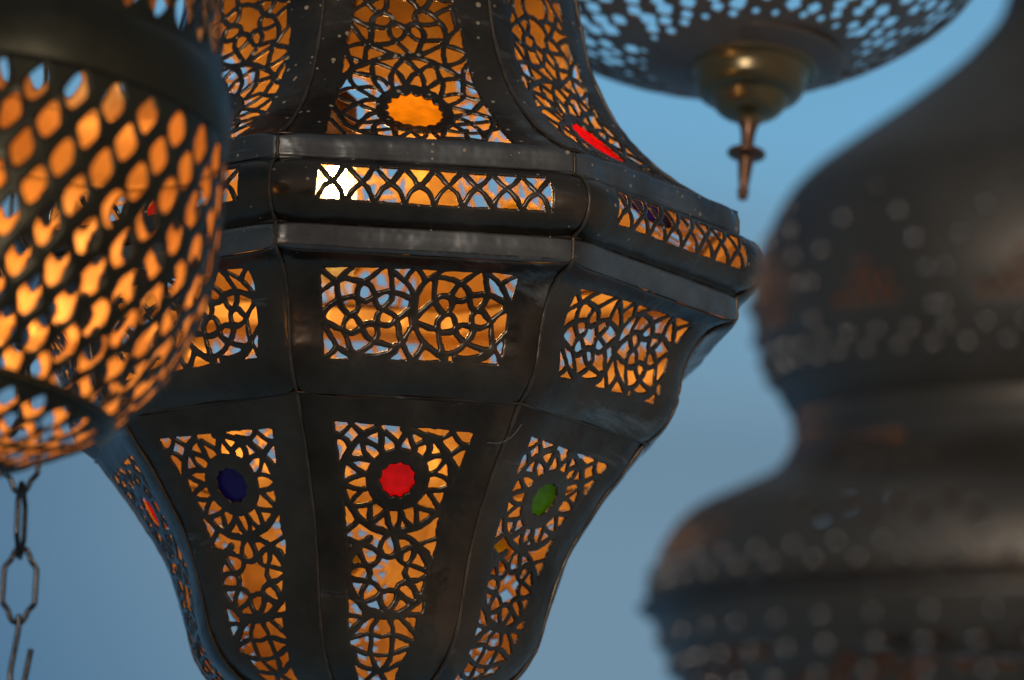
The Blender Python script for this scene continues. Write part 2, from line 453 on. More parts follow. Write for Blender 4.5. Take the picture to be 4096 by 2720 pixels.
# patterns of cut arcs, in 1/100 mm on the face (across, along)
MID_ARCS = """1 -3842,1153 -3451,1508 -3101,1668 -2811,1569 -2452,1627 -2128,1688 -1928,1576 -1613,1222 -1368,916
1 -2557,1015 -2835,1347 -3101,1668 -3345,1877 -3669,2197
1 -3101,1668 -3051,2067 -2941,2463 -2815,2777 -2554,2991 -2303,3068 -2113,3302 -2053,3458
1 -3540,3063 -3413,2809 -3214,2623 -2941,2463 -2738,2363 -2493,2312 -2279,2357 -2024,2450 -1818,2366 -1651,2249 -1448,2124 -1175,2014 -961,2041 -600,2114 -196,2276
1 -2128,1688 -2276,1986 -2281,2319 -2208,2603 -2280,2854 -2519,3009 -2683,3228 -2756,3548
1 -2128,1688 -1834,1806 -1663,2100 -1601,2426 -1442,2666 -1280,2730 -898,2887 -727,3089
1 -1236,852 -1118,1233 -1037,1640 -962,2021 -972,2319 -1132,2543 -1280,2712 -1460,2951 -1478,3268 -1427,3619 -1518,3941
1 -1099,1096 -666,1454 -390,1717 -223,1978 -89,2268
1 -216,821 -410,1227 -519,1506
1 -250,822 0,1109 244,1519
1 821,896 485,1295 244,1519 52,1886 -58,2232
1.6 -96,2197 -133,2631 -111,2984 -41,3297
1 -171,2598 -405,2824 -744,3090 -981,3277 -1228,3326 -1476,3303 -1760,3283 -2003,3402 -2104,3514 -2379,3668 -2591,3662 -2774,3568 -3060,3476 -3456,3304
1 -744,3090 -637,3435 -588,3751 -491,3958
1 -2774,3568 -2619,3821 -2499,4168 -2339,4480
1 -2017,3492 -1843,3781 -1589,3944 -1340,3985 -1053,4056 -769,4096 -491,3958 -328,3632 -161,3374 -43,3262
1 -1589,3944 -1757,4165 -2097,4394 -2336,4514
1 -3496,3238 -3316,3685 -3070,4022 -2958,4193 -2629,4388 -2336,4514
1 -2976,4176 -3086,4412 -3416,4718
1 -491,3958 -374,4161 -255,4402 -95,4648
1.5 -732,4110 -829,4292 -1067,4446 -1553,4580 -2085,4574 -2339,4480 -2289,4656
1 29,2941 293,2625 559,2377 723,2224 961,2098 1246,2120 1508,2252 1755,2239 1990,2075 2265,1985 2617,1945 2947,2040 3356,2223
1 599,1375 602,1892 655,2264 819,2545 1084,2778 1334,2801 1488,3006 1538,3249 1585,3493 1775,3730 1991,3826
1 695,1282 1237,1375 1573,1496 1865,1268 2265,829
1 1573,1496 1361,1848 1286,2153 1344,2445 1223,2737 1017,2853 850,3040 832,3357 876,3568 964,3915 1088,4296
1 1573,1496 1892,1814 1995,2153 2094,2475 2318,2605 2533,2629 2686,2799 2841,3004 2894,3318 2946,3669 2995,3984
1 2421,922 2572,1536 2651,1923 2576,2266 2351,2568 2149,2758 2135,3113 2186,3428 2024,3753 1922,3864 1717,4088 1369,4246 1051,4300
1 2492,914 2941,1347 3187,1616 3363,1919 3499,2214
1 3702,922 3354,1234 3132,1460
1 3416,2108 3344,2514 3111,2740 2841,3004 2776,3114 2462,3235 2104,3184 1781,3167 1574,3284 1332,3438 1016,3488 834,3392 438,3309 5,3154
1 -43,3262 97,3609 324,3914 580,4112 875,4308 1095,4402
1 341,3914 196,4239 -91,4683
1 1957,3826 2281,3952 2749,4068 2993,3913 3196,3655 3450,3396
1.5 2995,3984 2791,4207 2514,4364 1990,4500 1595,4448
1 2995,3984 3183,4223 3311,4537
1.4 1017,4300 1169,4472"""
MID_OPEN = "-3771,1174 -2623,1042 -234,939 828,948 3687,951 3662,1427 3555,2062 3362,2297 3430,2724 3389,3221 3369,3577 3223,4561 1103,4529 -1022,4589 -3400,4679 -3451,3797 -3390,3231 -3532,2885 -3599,2173"
LOW_ARCS = """1.25 -1049,1289 -1571,1651 -1919,2117 -2161,2671 -2263,3176 -2212,3743 -1972,4370 -1709,4745 -1414,5110 -962,5393 -519,5576 -116,5622 468,5459 951,5265 1414,4865 1717,4535 1886,3884 1963,3310 1835,2670 1659,2248 1279,1789 967,1657 412,1389 -95,1272
1 -1547,1873 -1031,2105 -813,2311
1 -1610,1916 -1469,2347 -1172,2690
1 -939,1393 -849,1946 -813,2311
1 -772,1421 -331,1841 -208,2096
1 81,1371 -110,1754 -208,2096
1 153,1441 335,1918 444,2168
1 939,1696 474,1984 366,2209
1 997,1766 994,2210 832,2582
1 1739,2389 1245,2415 803,2618
1 1682,2462 1457,2870 1156,3172
1 1945,3452 1590,3221 1118,3140
1 1896,3633 1546,3795 1084,3819
1 1630,4680 1353,4197 1125,3887
1 1630,4680 1128,4636 683,4483
1 713,4445 756,4933 791,5341
1 139,4684 374,5125 691,5348
1 122,4687 116,5205 -55,5552
1 -422,4715 -280,5224 -89,5555
1 -419,4749 -753,5112 -1036,5297
1 -1033,4534 -1033,4919 -1036,5297
1 -911,4422 -1326,4585 -1787,4608
1 -1357,3875 -1654,4248 -1822,4574
1 -1290,3909 -1719,3895 -2231,3708
1 -1348,3271 -1761,3434 -2231,3708
1 -1450,3240 -1835,3013 -2155,2742
1 -1270,2694 -1704,2648 -2123,2741
1 -2638,1824 -2305,1544 -2051,1127
1 -2625,1639 -2202,1911 -2007,2232
1 -2149,1132 -1823,1444 -1538,1650
1 850,1475 1396,1630 1737,1424 1886,1269
1 1786,1277 2101,1742 2451,1908
1 2480,1869 2138,2073 1802,2348
1 1812,2457 2046,2804 2144,3120
1 -1411,5143 -1655,5429 -1933,5677
1.2 -946,5876 -1375,6250 -1663,6649 -1714,7280 -1595,7832 -1255,8304 -1033,8538 -534,8689 -73,8773 443,8646 848,8347 1179,8019 1341,7488 1364,6964 1196,6516 886,6072 553,5804 162,5715
1 -980,6966 -640,6811 -483,6524 -167,6563 110,6496 334,6732 553,6860 480,7144 584,7418 279,7607 152,7822 -128,7818 -369,7881 -593,7647 -881,7485 -862,7205 -980,6966
1 -416,6487 -538,6209 -422,5887 -164,5591
1 110,6496 121,6144 -8,5796 -131,5554
1 -1738,7177 -1400,6951 -983,6933
1 -1373,6286 -1211,6629 -980,6966
1 -486,6490 -815,6259 -1318,6072
1 298,6697 312,6381 510,6196 848,6039
1 553,6860 743,6537 816,6076
1 372,6764 868,6882 1333,7034
1 585,7453 899,7403 1346,7242
1 551,7454 847,7719 1043,8096
1 224,7854 555,8153 880,8312
1 188,7820 209,8202 -50,8598
1 -403,7881 -417,8266 -188,8640
1 -368,7916 -668,8174 -1076,8365
1 -947,7558 -1133,7950 -1146,8368
1 -847,7485 -1300,7505 -1691,7384
1 -1744,5951 -1318,6072 -949,5842
1 -1738,6584 -1554,6188 -1318,6072
1 884,6036 1293,5875 1636,5751
1 922,6069 1290,6335 1459,6784
1 -1078,8330 -1362,8239 -1650,8077
1 1113,8092 1467,8146
1 -1643,8845 -1079,8926
1.3 -1072,8434 -976,8884 -1508,9673
1.5 -1033,8538 -528,8795 -72,8808 484,8749
1 450,8749 730,8737 1183,8717
1 1113,8720 1071,9110 995,9479
1 -419,8860 -663,9336 -631,9897 -596,10414 -296,11177
1 -72,8808 138,9300 153,9858 158,10587 -17,11159
1.3 -770,8841 -1200,9179 -1512,9636
1 314,8827 685,9130 1033,9515
1 -1428,9782 -819,9566 -286,9651 231,9552 955,9820
1 -1391,10168 -736,10422 35,10423 975,10011
1 -1267,10366 -1023,10976 -359,11232 58,11207 673,10781
1 -284,11281 -589,11912 -839,12407
1 -179,11275 143,11858 414,12296
1 -894,12793 -501,12303 41,12401 578,11944
1 -589,11912 -440,12749 -120,12991
1 108,11859 187,12691 -120,12991"""
LOW_OPEN = "-2705,1143 -929,1173 724,1226 2588,1360 2383,2208 2144,3120 1953,3880 1752,4569 1570,5134 1533,5712 1595,5931 1448,6609 1357,7137 1265,7702 1199,8366 1024,9404 889,9862 652,10603 469,11387 397,12670 96,12991 -293,12991 -650,12770 -924,11759 -1224,10753 -1415,9935 -1561,9017 -1638,7973 -1699,6932 -1754,6057 -1787,6141 -1939,4965 -2146,3740 -2407,2684 -2558,1968"
ROOF_ARCS = """1.2 -2879,5103 -2577,5784 -2103,6312 -1567,6614 -882,6923 92,7004 681,6851 1263,6594 1768,6277 2040,5872 2607,5468
1 -3419,2164 -3116,858 -3024,0
1.2 -3187,3501 -3027,2824 -2843,1718 -2473,1081 -1817,435 -1128,96
1 -2938,4294 -2558,3976 -2273,3859 -1929,3588 -1547,3347
1 -1466,4252 -1882,4131 -2281,3779 -2607,3414 -2908,2931
1 -2908,2931 -2582,2507 -2250,2156 -1607,2364 -1260,2524
1 -1521,3225 -1920,2899 -2239,2262 -2599,1262
1 -1282,2316 -1664,2152 -1852,1425 -1870,282
1 -2547,1066 -1867,1286 -1104,1578
1 -1015,1719 -1085,466 -920,0
1 -437,1334 -916,359 -1356,0
1 -437,1334 -222,376 -85,0
1 403,1632 474,692 570,0
1 87,1440 22,581 -447,0
1 856,2054 773,1048 607,1
1 891,1726 1463,1595 1755,1885
1 690,376 1470,485 2241,228
1 1393,2251 1652,1636 1621,232
1 1143,2312 1916,2633 2689,2938
1 1313,3189 1809,2994 2143,2371 2314,1645 2339,692
1 1360,3281 1828,3513 2191,3799 2634,4511
1 1441,4085 1870,3916 2220,3723 2636,3454 2871,3234 2796,2275 2301,684
1 1636,1508 2277,1638 2770,2061 3223,2448
1 1298,4142 1707,4544 1968,4968 2025,5926
1 1180,4887 1677,5037 2107,4855 2615,4713
1 1105,4877 1231,5511 1120,6062 967,6623
1 542,5263 985,5718 1409,5924 2014,6033
1 476,5377 475,5894 343,6153 105,6551 -213,6878
1 -189,5432 33,5965 349,6259 663,6544 1080,6632
1 -263,5426 -412,5981 -692,6277 -1199,6542 -1679,6605
1 -763,5192 -788,5894 -615,6335 -289,6870
1 -903,5302 -1173,5688 -1681,5868 -2306,5975
1 -1193,4894 -1442,5549 -1482,6102 -1456,6623
1 -1504,4247 -1944,4749 -2279,5225 -2385,5912 -2247,6403 -2448,6892
1 -1225,4958 -1547,5113 -1994,5067 -2483,4954 -2911,4645
1 2022,5871 2078,6457 2250,6830
1 1343,6654 1801,6842 2232,7178
1 -2392,7342 -1975,7521 -1528,7510 -1053,7257 -504,7053 92,7004
1 92,7004 627,7246 1013,7520 1401,7791 1680,8231 1994,8573
1 1379,6655 1340,7304 1401,7791
1 1434,7699 1950,7544 2243,7375
1 -1749,6700 -1687,7254 -1527,7557 -1432,8086 -1459,8449 -1299,8900 -997,9090 -806,9400 -841,9812
1 -1639,7548 -1956,8046 -2277,8568
1 -2125,8752 -1756,8517 -1421,8453 -1011,8393 -747,8501 -591,8733 -661,8987 -997,9090 -1333,9193 -1592,9512
1 -1303,7528 -853,7610 -508,7784 -200,8041 -37,8422
1 -748,8456 -686,8051 -472,7785 -223,7469 131,7056
1 -748,8479 -518,8652 -295,8580 -74,8463 119,8655 345,8672
1 -19,8422 176,8071 505,7863 843,7890 1444,7934
1 345,8672 525,8461 627,8106 499,7720 243,7065
1 345,8672 794,8680 1248,8781
1 345,8672 316,9100 544,9326 772,9511 964,9940
1 99,9880 432,9361 805,9218 1138,8943 1392,8571 1488,8080 1397,7741
1 1104,9133 1445,9346 1863,9503
1 1675,9490 1819,9122 1881,8564
1 -2484,6891 -2084,6721 -1756,6548
1 -2463,7435 -2343,6750
1 -2233,9045 -1856,9283 -1555,9513
1 -806,9564 -840,9896
1 -1518,9473 -1103,9754 -652,9909 -53,9783 358,9481
1 -1555,9472 -1776,9999 -1621,10637 -1319,10991
1 325,9977 890,9935 1377,9761 1753,9827
1 925,9771 1233,10294 1013,10823 639,11130
1 -841,9812 -1024,10259 -870,10729 -416,10972 148,11011 522,10704 555,10246 324,9893
1 -1319,10991 -416,10972 639,11130
1 -2116,9558 -1851,10199 -1621,10637 -2069,10939
1 1717,9827 1384,10346 1013,10823 1545,11195"""
ROOF_OPEN = "-2134,9557 -2102,9054 -2223,8482 -2376,7777 -2518,6986 -2607,6267 -2795,5237 -2974,4075 -3299,3057 -3822,0 -2228,0 -412,0 3313,305 2969,2797 2809,4030 2570,5033 2358,6168 2217,6925 2111,7752 1994,8573 1822,9331 1678,9823 1620,11199 -2033,10940"

def panel(name, prof, s, arcs, opening, ring=None, du=0.00045, seed=1, flats=None):
    hw_max = prof[:, 0].max() * C225 * T225 + 0.001
    u0, v0 = -hw_max, -0.001
    nx, ny = int(2 * hw_max / du) + 1, int((s[-1] + 0.002) / du) + 1
    U, V = np.meshgrid(u0 + np.arange(nx) * du, v0 + np.arange(ny) * du)
    F = seg_field(U, V, u0, v0, du, arcs)
    F = np.maximum(F, poly_sd(U, V, opening))
    if ring:
        (cx, cy, rx, ry), (qx, qy, ix, iy), lobes = ring
        rho = np.hypot((U - cx) / rx, (V - cy) / ry)
        outer = (1 - rho) * (rx + ry) / 2
        th_ = np.arctan2((V - qy) / iy, (U - qx) / ix)
        ri = np.hypot((U - qx) / ix, (V - qy) / iy)
        edge = 1.02 - 0.11 * np.abs(np.cos(th_ * lobes / 2 + 0.6))
        inner = (ri - edge) * (ix + iy) / 2
        F = np.where(ri < edge + 0.02, np.minimum(inner, 1), np.maximum(F, np.minimum(outer, inner)))
    F = F + vnoise(U, V, 0.0045, seed + 7) * 0.00026 + vnoise(U, V, 0.0016, seed) * 0.00018 + vnoise(U, V, 0.0007, seed + 9) * 0.00007
    half = np.interp(V, s, prof[:, 0]) * C225 * T225
    F = np.minimum(F, np.minimum(half - np.abs(U), np.minimum(V, s[-1] - V)) + 1e-5)
    mp = face_map(prof, s, u0, v0, du)
    def rel(x, y):                                     # beaten by hand: edges pressed back to the seams, shallow dents
        uu, vv = u0 + x * du, v0 + y * du
        e = np.interp(vv, s, prof[:, 0]) * C225 * T225 - np.abs(uu)
        pillow = -.0019 * np.clip(1 - e / .0120, 0, 1) ** 2
        dents = vnoise(uu, vv, 0.0022, seed + 3) * 0.00006 + vnoise(uu, vv, 0.009, seed + 4) * 0.00028 + vnoise(uu, vv, 0.022, seed + 5) * 0.0006
        return pillow + dents * np.clip(e / .002, 0, 1)
    up = prof[-1, 1] > prof[0, 1]
    zone = (lambda y: np.where(np.any([(v0 + y * du > a) & (v0 + y * du < b_) for a, b_ in flats], axis=0), 2, 0)) if flats else None
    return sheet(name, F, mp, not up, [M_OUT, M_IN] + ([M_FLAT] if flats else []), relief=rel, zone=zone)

def disc_mesh(name, prof, s, c, rx, ry, mat, off=-0.0008, th=0.0007):
    mp = face_map(prof, s, 0, 0, 1)
    up = prof[-1, 1] > prof[0, 1]
    n_, rings = 40, 5
    xs, ys = [c[0]], [c[1]]
    for r in range(1, rings + 1):
        for k in range(n_):
            a = 2 * math.pi * k / n_
            xs.append(c[0] + rx * r / rings * math.cos(a)); ys.append(c[1] + ry * r / rings * math.sin(a))
    xs, ys = np.array(xs), np.array(ys)
    T = mp(xs, ys, np.full(len(xs), off)); B = mp(xs, ys, np.full(len(xs), off - th))
    f = []
    idx = lambda r, k: 1 + (r - 1) * n_ + k % n_
    for k in range(n_): f.append([0, idx(1, k), idx(1, k + 1)])
    for r in range(1, rings):
        for k in range(n_): f.append([idx(r, k), idx(r + 1, k), idx(r + 1, k + 1), idx(r, k + 1)])
    N = len(xs)
    g = [[v + N for v in q[::-1]] for q in f]
    side = [[idx(rings, k), idx(rings, k) + N, idx(rings, k + 1) + N, idx(rings, k + 1)] for k in range(n_)]
    al = f + g + side
    if not up: al = [q[::-1] for q in al]
    return make_mesh(name, np.vstack([T, B]), al, [mat])

def tube_mesh(name, line, r, mat, sides=8, closed=False, jitter=0.0):
    P = [Vector(p) for p in line]; n_ = len(P)
    verts, faces = [], []
    ref = None
    for i, p in enumerate(P):
        a = P[(i - 1) % n_] if (closed or i > 0) else p
        b_ = P[(i + 1) % n_] if (closed or i < n_ - 1) else p
        t = (b_ - a).normalized()
        if ref is None: ref = t.orthogonal().normalized()
        ref = (ref - t * ref.dot(t)).normalized()
        q = t.cross(ref)
        rr = r[i] if hasattr(r, '__len__') else r
        rr *= 1 + jitter * random.uniform(-1, 1)
        for k in range(sides):
            an = 2 * math.pi * k / sides
            verts.append(p + (ref * math.cos(an) + q * math.sin(an)) * rr)
    m_ = n_ if closed else n_ - 1
    for i in range(m_):
        for k in range(sides):
            a, b_ = i * sides, ((i + 1) % n_) * sides
            faces.append([a + k, a + (k + 1) % sides, b_ + (k + 1) % sides, b_ + k])
    if not closed:
        faces.append(list(range(sides))[::-1]); faces.append([(n_ - 1) * sides + k for k in range(sides)])
    return make_mesh(name, verts, faces, [mat])

def lathe_mesh(name, pts, mats, n_=64, cap=True):
    verts, faces = [], []
    for r, z in pts:
        for k in range(n_):
            a = 2 * math.pi * k / n_
            verts.append((r * math.cos(a), r * math.sin(a), z))
    for i in range(len(pts) - 1):
        for k in range(n_):
            faces.append([i * n_ + k, i * n_ + (k + 1) % n_, (i + 1) * n_ + (k + 1) % n_, (i + 1) * n_ + k])
    if cap:
        faces.append(list(range(n_))[::-1]); faces.append([(len(pts) - 1) * n_ + k for k in range(n_)])
    if pts[-1][1] < pts[0][1]: faces = [f[::-1] for f in faces]
    return make_mesh(name, verts, faces, mats)

roofP, roofS = cr_profile(ROOF); midP, midS = cr_profile(MID); lowP, lowS = cr_profile(LOW); bandP, bandS = band_profile()

lantern = thing("octagonal_lantern",
                "large eight-sided pierced brass lantern, lit inside, with red, blue, green and orange glass discs",
                "lantern", (AX.x, AX.y, CAM_Z + ZB))

low_ring = ((-.000945, .03410, .01233, .01333), (-.000955, .03417, .00675, .00729), 11)
roof_ring = ((-.0005, .0332, .01533, .02172), (-.0005, .0345, .01105, .01500), 17)
me_roof = panel("roof_panel", roofP, roofS, parse_strands(ROOF_ARCS, .00116), parse_poly(ROOF_OPEN), roof_ring, seed=11)
me_mid = panel("shoulder_panel", midP, midS, parse_strands(MID_ARCS, .00120), parse_poly(MID_OPEN), seed=22)
me_low = panel("lower_panel", lowP, lowS, parse_strands(LOW_ARCS, .00118), parse_poly(LOW_OPEN), low_ring, seed=33)

# lattice along the bead
z_of = lambda z: float(np.interp(-z, -bandP[:, 1], bandS))
zs = bandP[:, 1]
k_top = np.argmin(np.abs(zs - .5383) + (bandP[:, 0] < .1485) * 1)
k_bot = np.argmin(np.abs(zs - .5255) + (bandP[:, 0] < .1485) * 1)
s_t, s_b = bandS[k_top], bandS[k_bot]
cell = .0885 / 8
arcs = []
for i in range(9):
    x = -.0428 + i * cell
    j = lambda: random.uniform(-.0005, .0005)
    e = .0008
    sm_, sp = (s_t + s_b) / 2, (s_b - s_t) / 2
    if i < 8:
        arcs.append((.00112, smooth_line([(x - .0002, s_t - e), (x + cell * .28 + j(), sm_ - sp * .42), (x + cell * .5 + j(), sm_ + j()), (x + cell * .78 + j(), sm_ + sp * .38), (x + cell + j(), s_b + e)])))
        arcs.append((.00112, smooth_line([(x - .0002, s_b + e), (x + cell * .24 + j(), sm_ + sp * .40), (x + cell * .5 + j(), sm_ + j()), (x + cell * .74 + j(), sm_ - sp * .42), (x + cell + j(), s_t - e)])))
opening = [(-.0424, s_t), (.0457, s_t), (.0462, s_b), (-.0430, s_b)]
me_band = panel("band_panel", bandP, bandS, arcs, opening, seed=44, flats=[(0, z_of(.5428)), (z_of(.5176), bandS[-1])])

me_disc = {}
def disc(kind, mat):
    key = (kind, mat.name)
    if key not in me_disc:
        if kind == 'roof': me_disc[key] = disc_mesh("glass_disc", roofP, roofS, (-.0005, .0345), .0132, .0180, mat)
        else: me_disc[key] = disc_mesh("glass_disc", lowP, lowS, (-.00095, .0342), .0086, .0092, mat)
    return me_disc[key]

roof_cols = [G_ORANGE, G_RED, G_BLUE, G_YELLOW, G_YELLOW, G_RED, G_GREEN, G_BLUE]   # front, then counterclockwise from above
low_cols = [G_RED, G_GREEN, G_YELLOW, G_ORANGE, G_YELLOW, G_BLUE, G_RED, G_BLUE]
glass_word = {"orange_glass": "orange", "red_glass": "red", "blue_glass": "dark blue", "green_glass": "green", "yellow_glass": "yellow"}
for k in range(8):
    rz = PHI + k * math.pi / 4
    o = link("roof_panel", me_roof, lantern, rot=(0, 0, rz))
    g = link("glass_disc", disc('roof', roof_cols[k]), o); g['label'] = glass_word[roof_cols[k].name] + " glass disc"
    link("band_panel", me_band, lantern, rot=(0, 0, rz))
    link("shoulder_panel", me_mid, lantern, rot=(0, 0, rz))
    o = link("lower_panel", me_low, lantern, rot=(0, 0, rz))
    g = link("glass_disc", disc('low', low_cols[k]), o); g['label'] = glass_word[low_cols[k].name] + " glass disc"

# a few cobweb threads caught on the lower front panel
m, n, l, b = nodes_of("cobweb")
b.inputs['Base Color'].default_value = (0.42, 0.40, 0.37, 1); b.inputs['Roughness'].default_value = 0.8
no_ = n.new('ShaderNodeTexNoise'); no_.inputs['Scale'].default_value = 900
rr_ = ramp(n, [(0.3, (0.14, 0.13, 0.12)), (0.7, (0.30, 0.29, 0.27))]); l.new(no_.outputs[0], rr_.inputs[0]); l.new(rr_.outputs[0], b.inputs['Base Color'])
M_WEB = m
fm = face_map(lowP, lowS, 0, 0, 1)
for q in ([(.0440, .008), (.0405, .0125), (.036, .0155), (.0315, .0165)],):
    w_ = smooth_line(q, 8)
    lift = .0012 + .002 * np.sin(np.linspace(0, math.pi, len(w_)))
    link("cobweb_thread", tube_mesh("cobweb_thread", fm(w_[:, 0], w_[:, 1], lift), .00009, M_WEB, 5), lantern, rot=(0, 0, PHI))

# soldered corner seams and the joint between shoulder and lower panels
def seam_line(prof, step, dr=0.0):
    return [(0, -(r + dr), z - ZB) for r, z in prof[::step]]
chain_pts = seam_line(lowP[::-1], 9, -.0011) + seam_line(midP[::-1], 9, -.0011)[1:] + seam_line(bandP[::-1], 3, -.0010)[1:] + seam_line(roofP, 9, -.0011)[1:]
me_seam = tube_mesh("corner_seam", chain_pts, .00075, M_SEAM, 8, jitter=.25)
for k in range(8):
    link("corner_seam", me_seam, lantern, rot=(0, 0, PHI + math.pi / 8 + k * math.pi / 4))
def oct_ring(R, z, k=14):
    v = [Vector((R * math.sin(math.pi / 8 + i * math.pi / 4), -R * math.cos(math.pi / 8 + i * math.pi / 4), z - ZB)) for i in range(8)]
    return [v[i].lerp(v[(i + 1) % 8], j / k) for i in range(8) for j in range(k)]
link("joint_ring", tube_mesh("joint_ring", oct_ring(.1124, .4603), .0007, M_OUT, 8, True, .3), lantern, rot=(0, 0, PHI))
link("joint_ring", tube_mesh("joint_ring", oct_ring(.1470, .5521), .0008, M_OUT, 8, True, .3), lantern, rot=(0, 0, PHI))

# closed crown above and cap below (both just outside the photograph)
crown = [(.0735, .684), (.080, .686), (.082, .692), (.078, .698), (.060, .712), (.040, .730), (.022, .742), (.012, .752), (.010, .770), (.004, .774)]
link("crown", lathe_mesh("crown", [(r, z - ZB) for r, z in crown], [M_OUT], 48), lantern)
base = [(.039, .3590), (.042, .3565), (.036, .3530), (.022, .3490), (.010, .3460), (.003, .3450)]
link("base_cap", lathe_mesh("base_cap", [(r, z - ZB) for r, z in base], [M_OUT], 48), lantern)
ring_pts = [(.012 * math.cos(a), 0, .776 + .009 - ZB + .012 * math.sin(a)) for a in np.linspace(0, 2 * math.pi, 24, endpoint=False)]
link("hanging_ring", tube_mesh("hanging_ring", ring_pts, .0018, M_OUT, 8, True), lantern)

# the lit bulb on its cord
BX = Vector((-.0150, -.010))
bz = .5560
bulb_prof = [(.0008, -.0150), (.0024, -.0135), (.0040, -.0080), (.0046, -.001), (.0044, .006), (.0040, .012), (.0040, .017)]
bp2, _ = cr_profile(bulb_prof, 6)
ob = link("light_bulb", lathe_mesh("light_bulb", [(r, z) for r, z in bp2], [M_BULB], 32), lantern, loc=(BX.x, BX.y, bz - ZB))
sock = [(.0050, .0170), (.0075, .018), (.0080, .036), (.0075, .046), (.003, .050)]
link("socket", lathe_mesh("socket", sock, [M_SOCKET], 24), ob)
chim = [(.0062, -.034), (.0078, -.030), (.0082, -.010), (.0082, .012), (.0072, .030), (.0068, .034)]
cq, _ = cr_profile(chim, 5)
link("glass_chimney", lathe_mesh("glass_chimney", [tuple(q) for q in cq], [M_FROST], 40, cap=False), ob)
cord = [(BX.x * (1 - t), BX.y * (1 - t), bz + .058 - ZB + t * .085) for t in np.linspace(0, 1, 12)]
link("cord", tube_mesh("cord", cord, .0016, M_SOCKET, 8), lantern)

# ------------------------------------------------------------------ pixel of the 2361x1568 view -> point in the plane y = Y (used once, to measure the other lamps)
FPX = 200 / 36 * 2361
def at(px, py, Y):
    x, y = px - 1180.5, py - 784
    c, s_ = math.cos(ROLL), math.sin(ROLL)
    u, v = c * x + s_ * y, -s_ * x + c * y
    a, b_ = u / FPX, -v / FPX
    d = Vector((a, math.cos(PITCH) - b_ * math.sin(PITCH), math.sin(PITCH) + b_ * math.cos(PITCH)))
    return d * (Y / d.y) + Vector((0, 0, CAM_Z))

def sil_profile(pts, axis_px, Y):
    """silhouette points (x, y in the view) -> radius and height about the upright axis through (axis_px, 784)"""
    A = at(axis_px, 784, Y)
    out = []
    for px, py in pts:
        p = at(px, py, Y)
        out.append((abs(p.x - A.x), p.z))
    return A, out

def revolve_sheet(name, prof, s, cell, field, mats, rnd=.001, front=.0008, back=.0005, relief=None):
    """sheet of revolution; field(angle, s, radius) > 0 where there is metal"""
    rm = prof[:, 0].max()
    nx = int(2 * math.pi * rm / cell); ny = int(s[-1] / cell) + 2
    da = 2 * math.pi / nx
    ang = np.arange(nx + 1) * da
    vv = np.linspace(0, s[-1], ny)
    A, V = np.meshgrid(ang, vv)
    R = np.interp(V, s, prof[:, 0])
    F = field(A, V, R)
    t = np.gradient(prof, s, axis=0); t /= np.hypot(t[:, 0], t[:, 1])[:, None]
    up = 1.0 if prof[-1, 1] > prof[0, 1] else -1.0
    nr, nz = t[:, 1] * up, -t[:, 0] * up
    dv = vv[1] - vv[0]
    def mp(x, y, h):
        an, ss = x * da, y * dv
        r = np.interp(ss, s, prof[:, 0]); z = np.interp(ss, s, prof[:, 1])
        a1, a2 = np.interp(ss, s, nr), np.interp(ss, s, nz)
        r = r + h * a1; z = z + h * a2
        return np.stack([r * np.cos(an), r * np.sin(an), z], 1)
    rel = (lambda x, y: relief(x * da, y * dv, np.interp(y * dv, s, prof[:, 0]))) if relief else None
    me = sheet(name, F, mp, up < 0, mats, rnd, front, back, rel)
    return me

# ------------------------------------------------------------------ left: drum lantern, nearer than the octagonal one
YL = 1.80
drum_sil = [(500, -120), (508, 0), (512, 90), (516, 168), (528, 190), (537, 225), (539, 262), (536, 300), (528, 335), (524, 400), (520, 450),
            (516, 517), (500, 615), (482, 699), (454, 755), (419, 824), (377, 880), (328, 929), (272, 978)]
AXL, LEAN = 55, math.radians(9.5)                     # it hangs a little askew
def unlean(p):
    dx, dy = p[0] - AXL, p[1] - 500
    return (AXL + dx * math.cos(LEAN) + dy * math.sin(LEAN), 500 - dx * math.sin(LEAN) + dy * math.cos(LEAN))
A, pr = sil_profile([unlean(p) for p in drum_sil], AXL, YL)
PIV = at(AXL, 500, YL)
cap_sil = [(246, 990), (236, 1000), (180, 1024), (120, 1049), (60, 1072), (10, 1090)]
_, pr2 = sil_profile([unlean(p) for p in cap_sil], AXL, YL)
base_z = pr2[-1][1]
drum = thing("drum_lantern", "round pierced brass lantern glowing orange at the left edge, with large diamond holes",
             "lantern", (PIV.x - (PIV.z - base_z) * math.sin(LEAN), A.y, PIV.z - (PIV.z - base_z) * math.cos(LEAN)), rot=(math.radians(-5.0), LEAN, 0))
def rel_prof(p, k=12):
    return cr_profile([(r, z - base_z) for r, z in p], k)
i_band = 3
topP, topS = rel_prof(pr[:5]); bodyP, bodyS = rel_prof(pr[8:])
capP, capS = rel_prof(pr2)
NCOL = 30
def diamond_field(row, ph, w, h, lim, ncol=NCOL, power=1.35, seed=1):
    def f(A_, V, R):
        pitch = 2 * math.pi / ncol
        best = np.full(A_.shape, 1.0)
        rs = np.random.RandomState(seed)
        nrow = int((lim[1] - lim[0]) / row) + 2
        for k in range(-1, nrow + 1):
            v0 = lim[0] + k * row
            if v0 < lim[0] + h * .25 or v0 > lim[1] - h * .25: continue
            o = (k % 2) * pitch / 2 + ph
            da = (A_ - o + pitch / 2) % pitch - pitch / 2
            y = V - v0; x = da * R + .10 * y
            ww = np.minimum(w, pitch * R * .36)
            n_ = (np.abs(x) / ww) ** power + (np.abs(y * (1 + .12 * np.sign(y))) / h) ** power
            best = np.minimum(best, (n_ ** (1 / power) - 1) * np.minimum(ww, h))
        return np.minimum(best, .01) + vnoise(A_ * R, V, .004, seed) * .0004
    return f
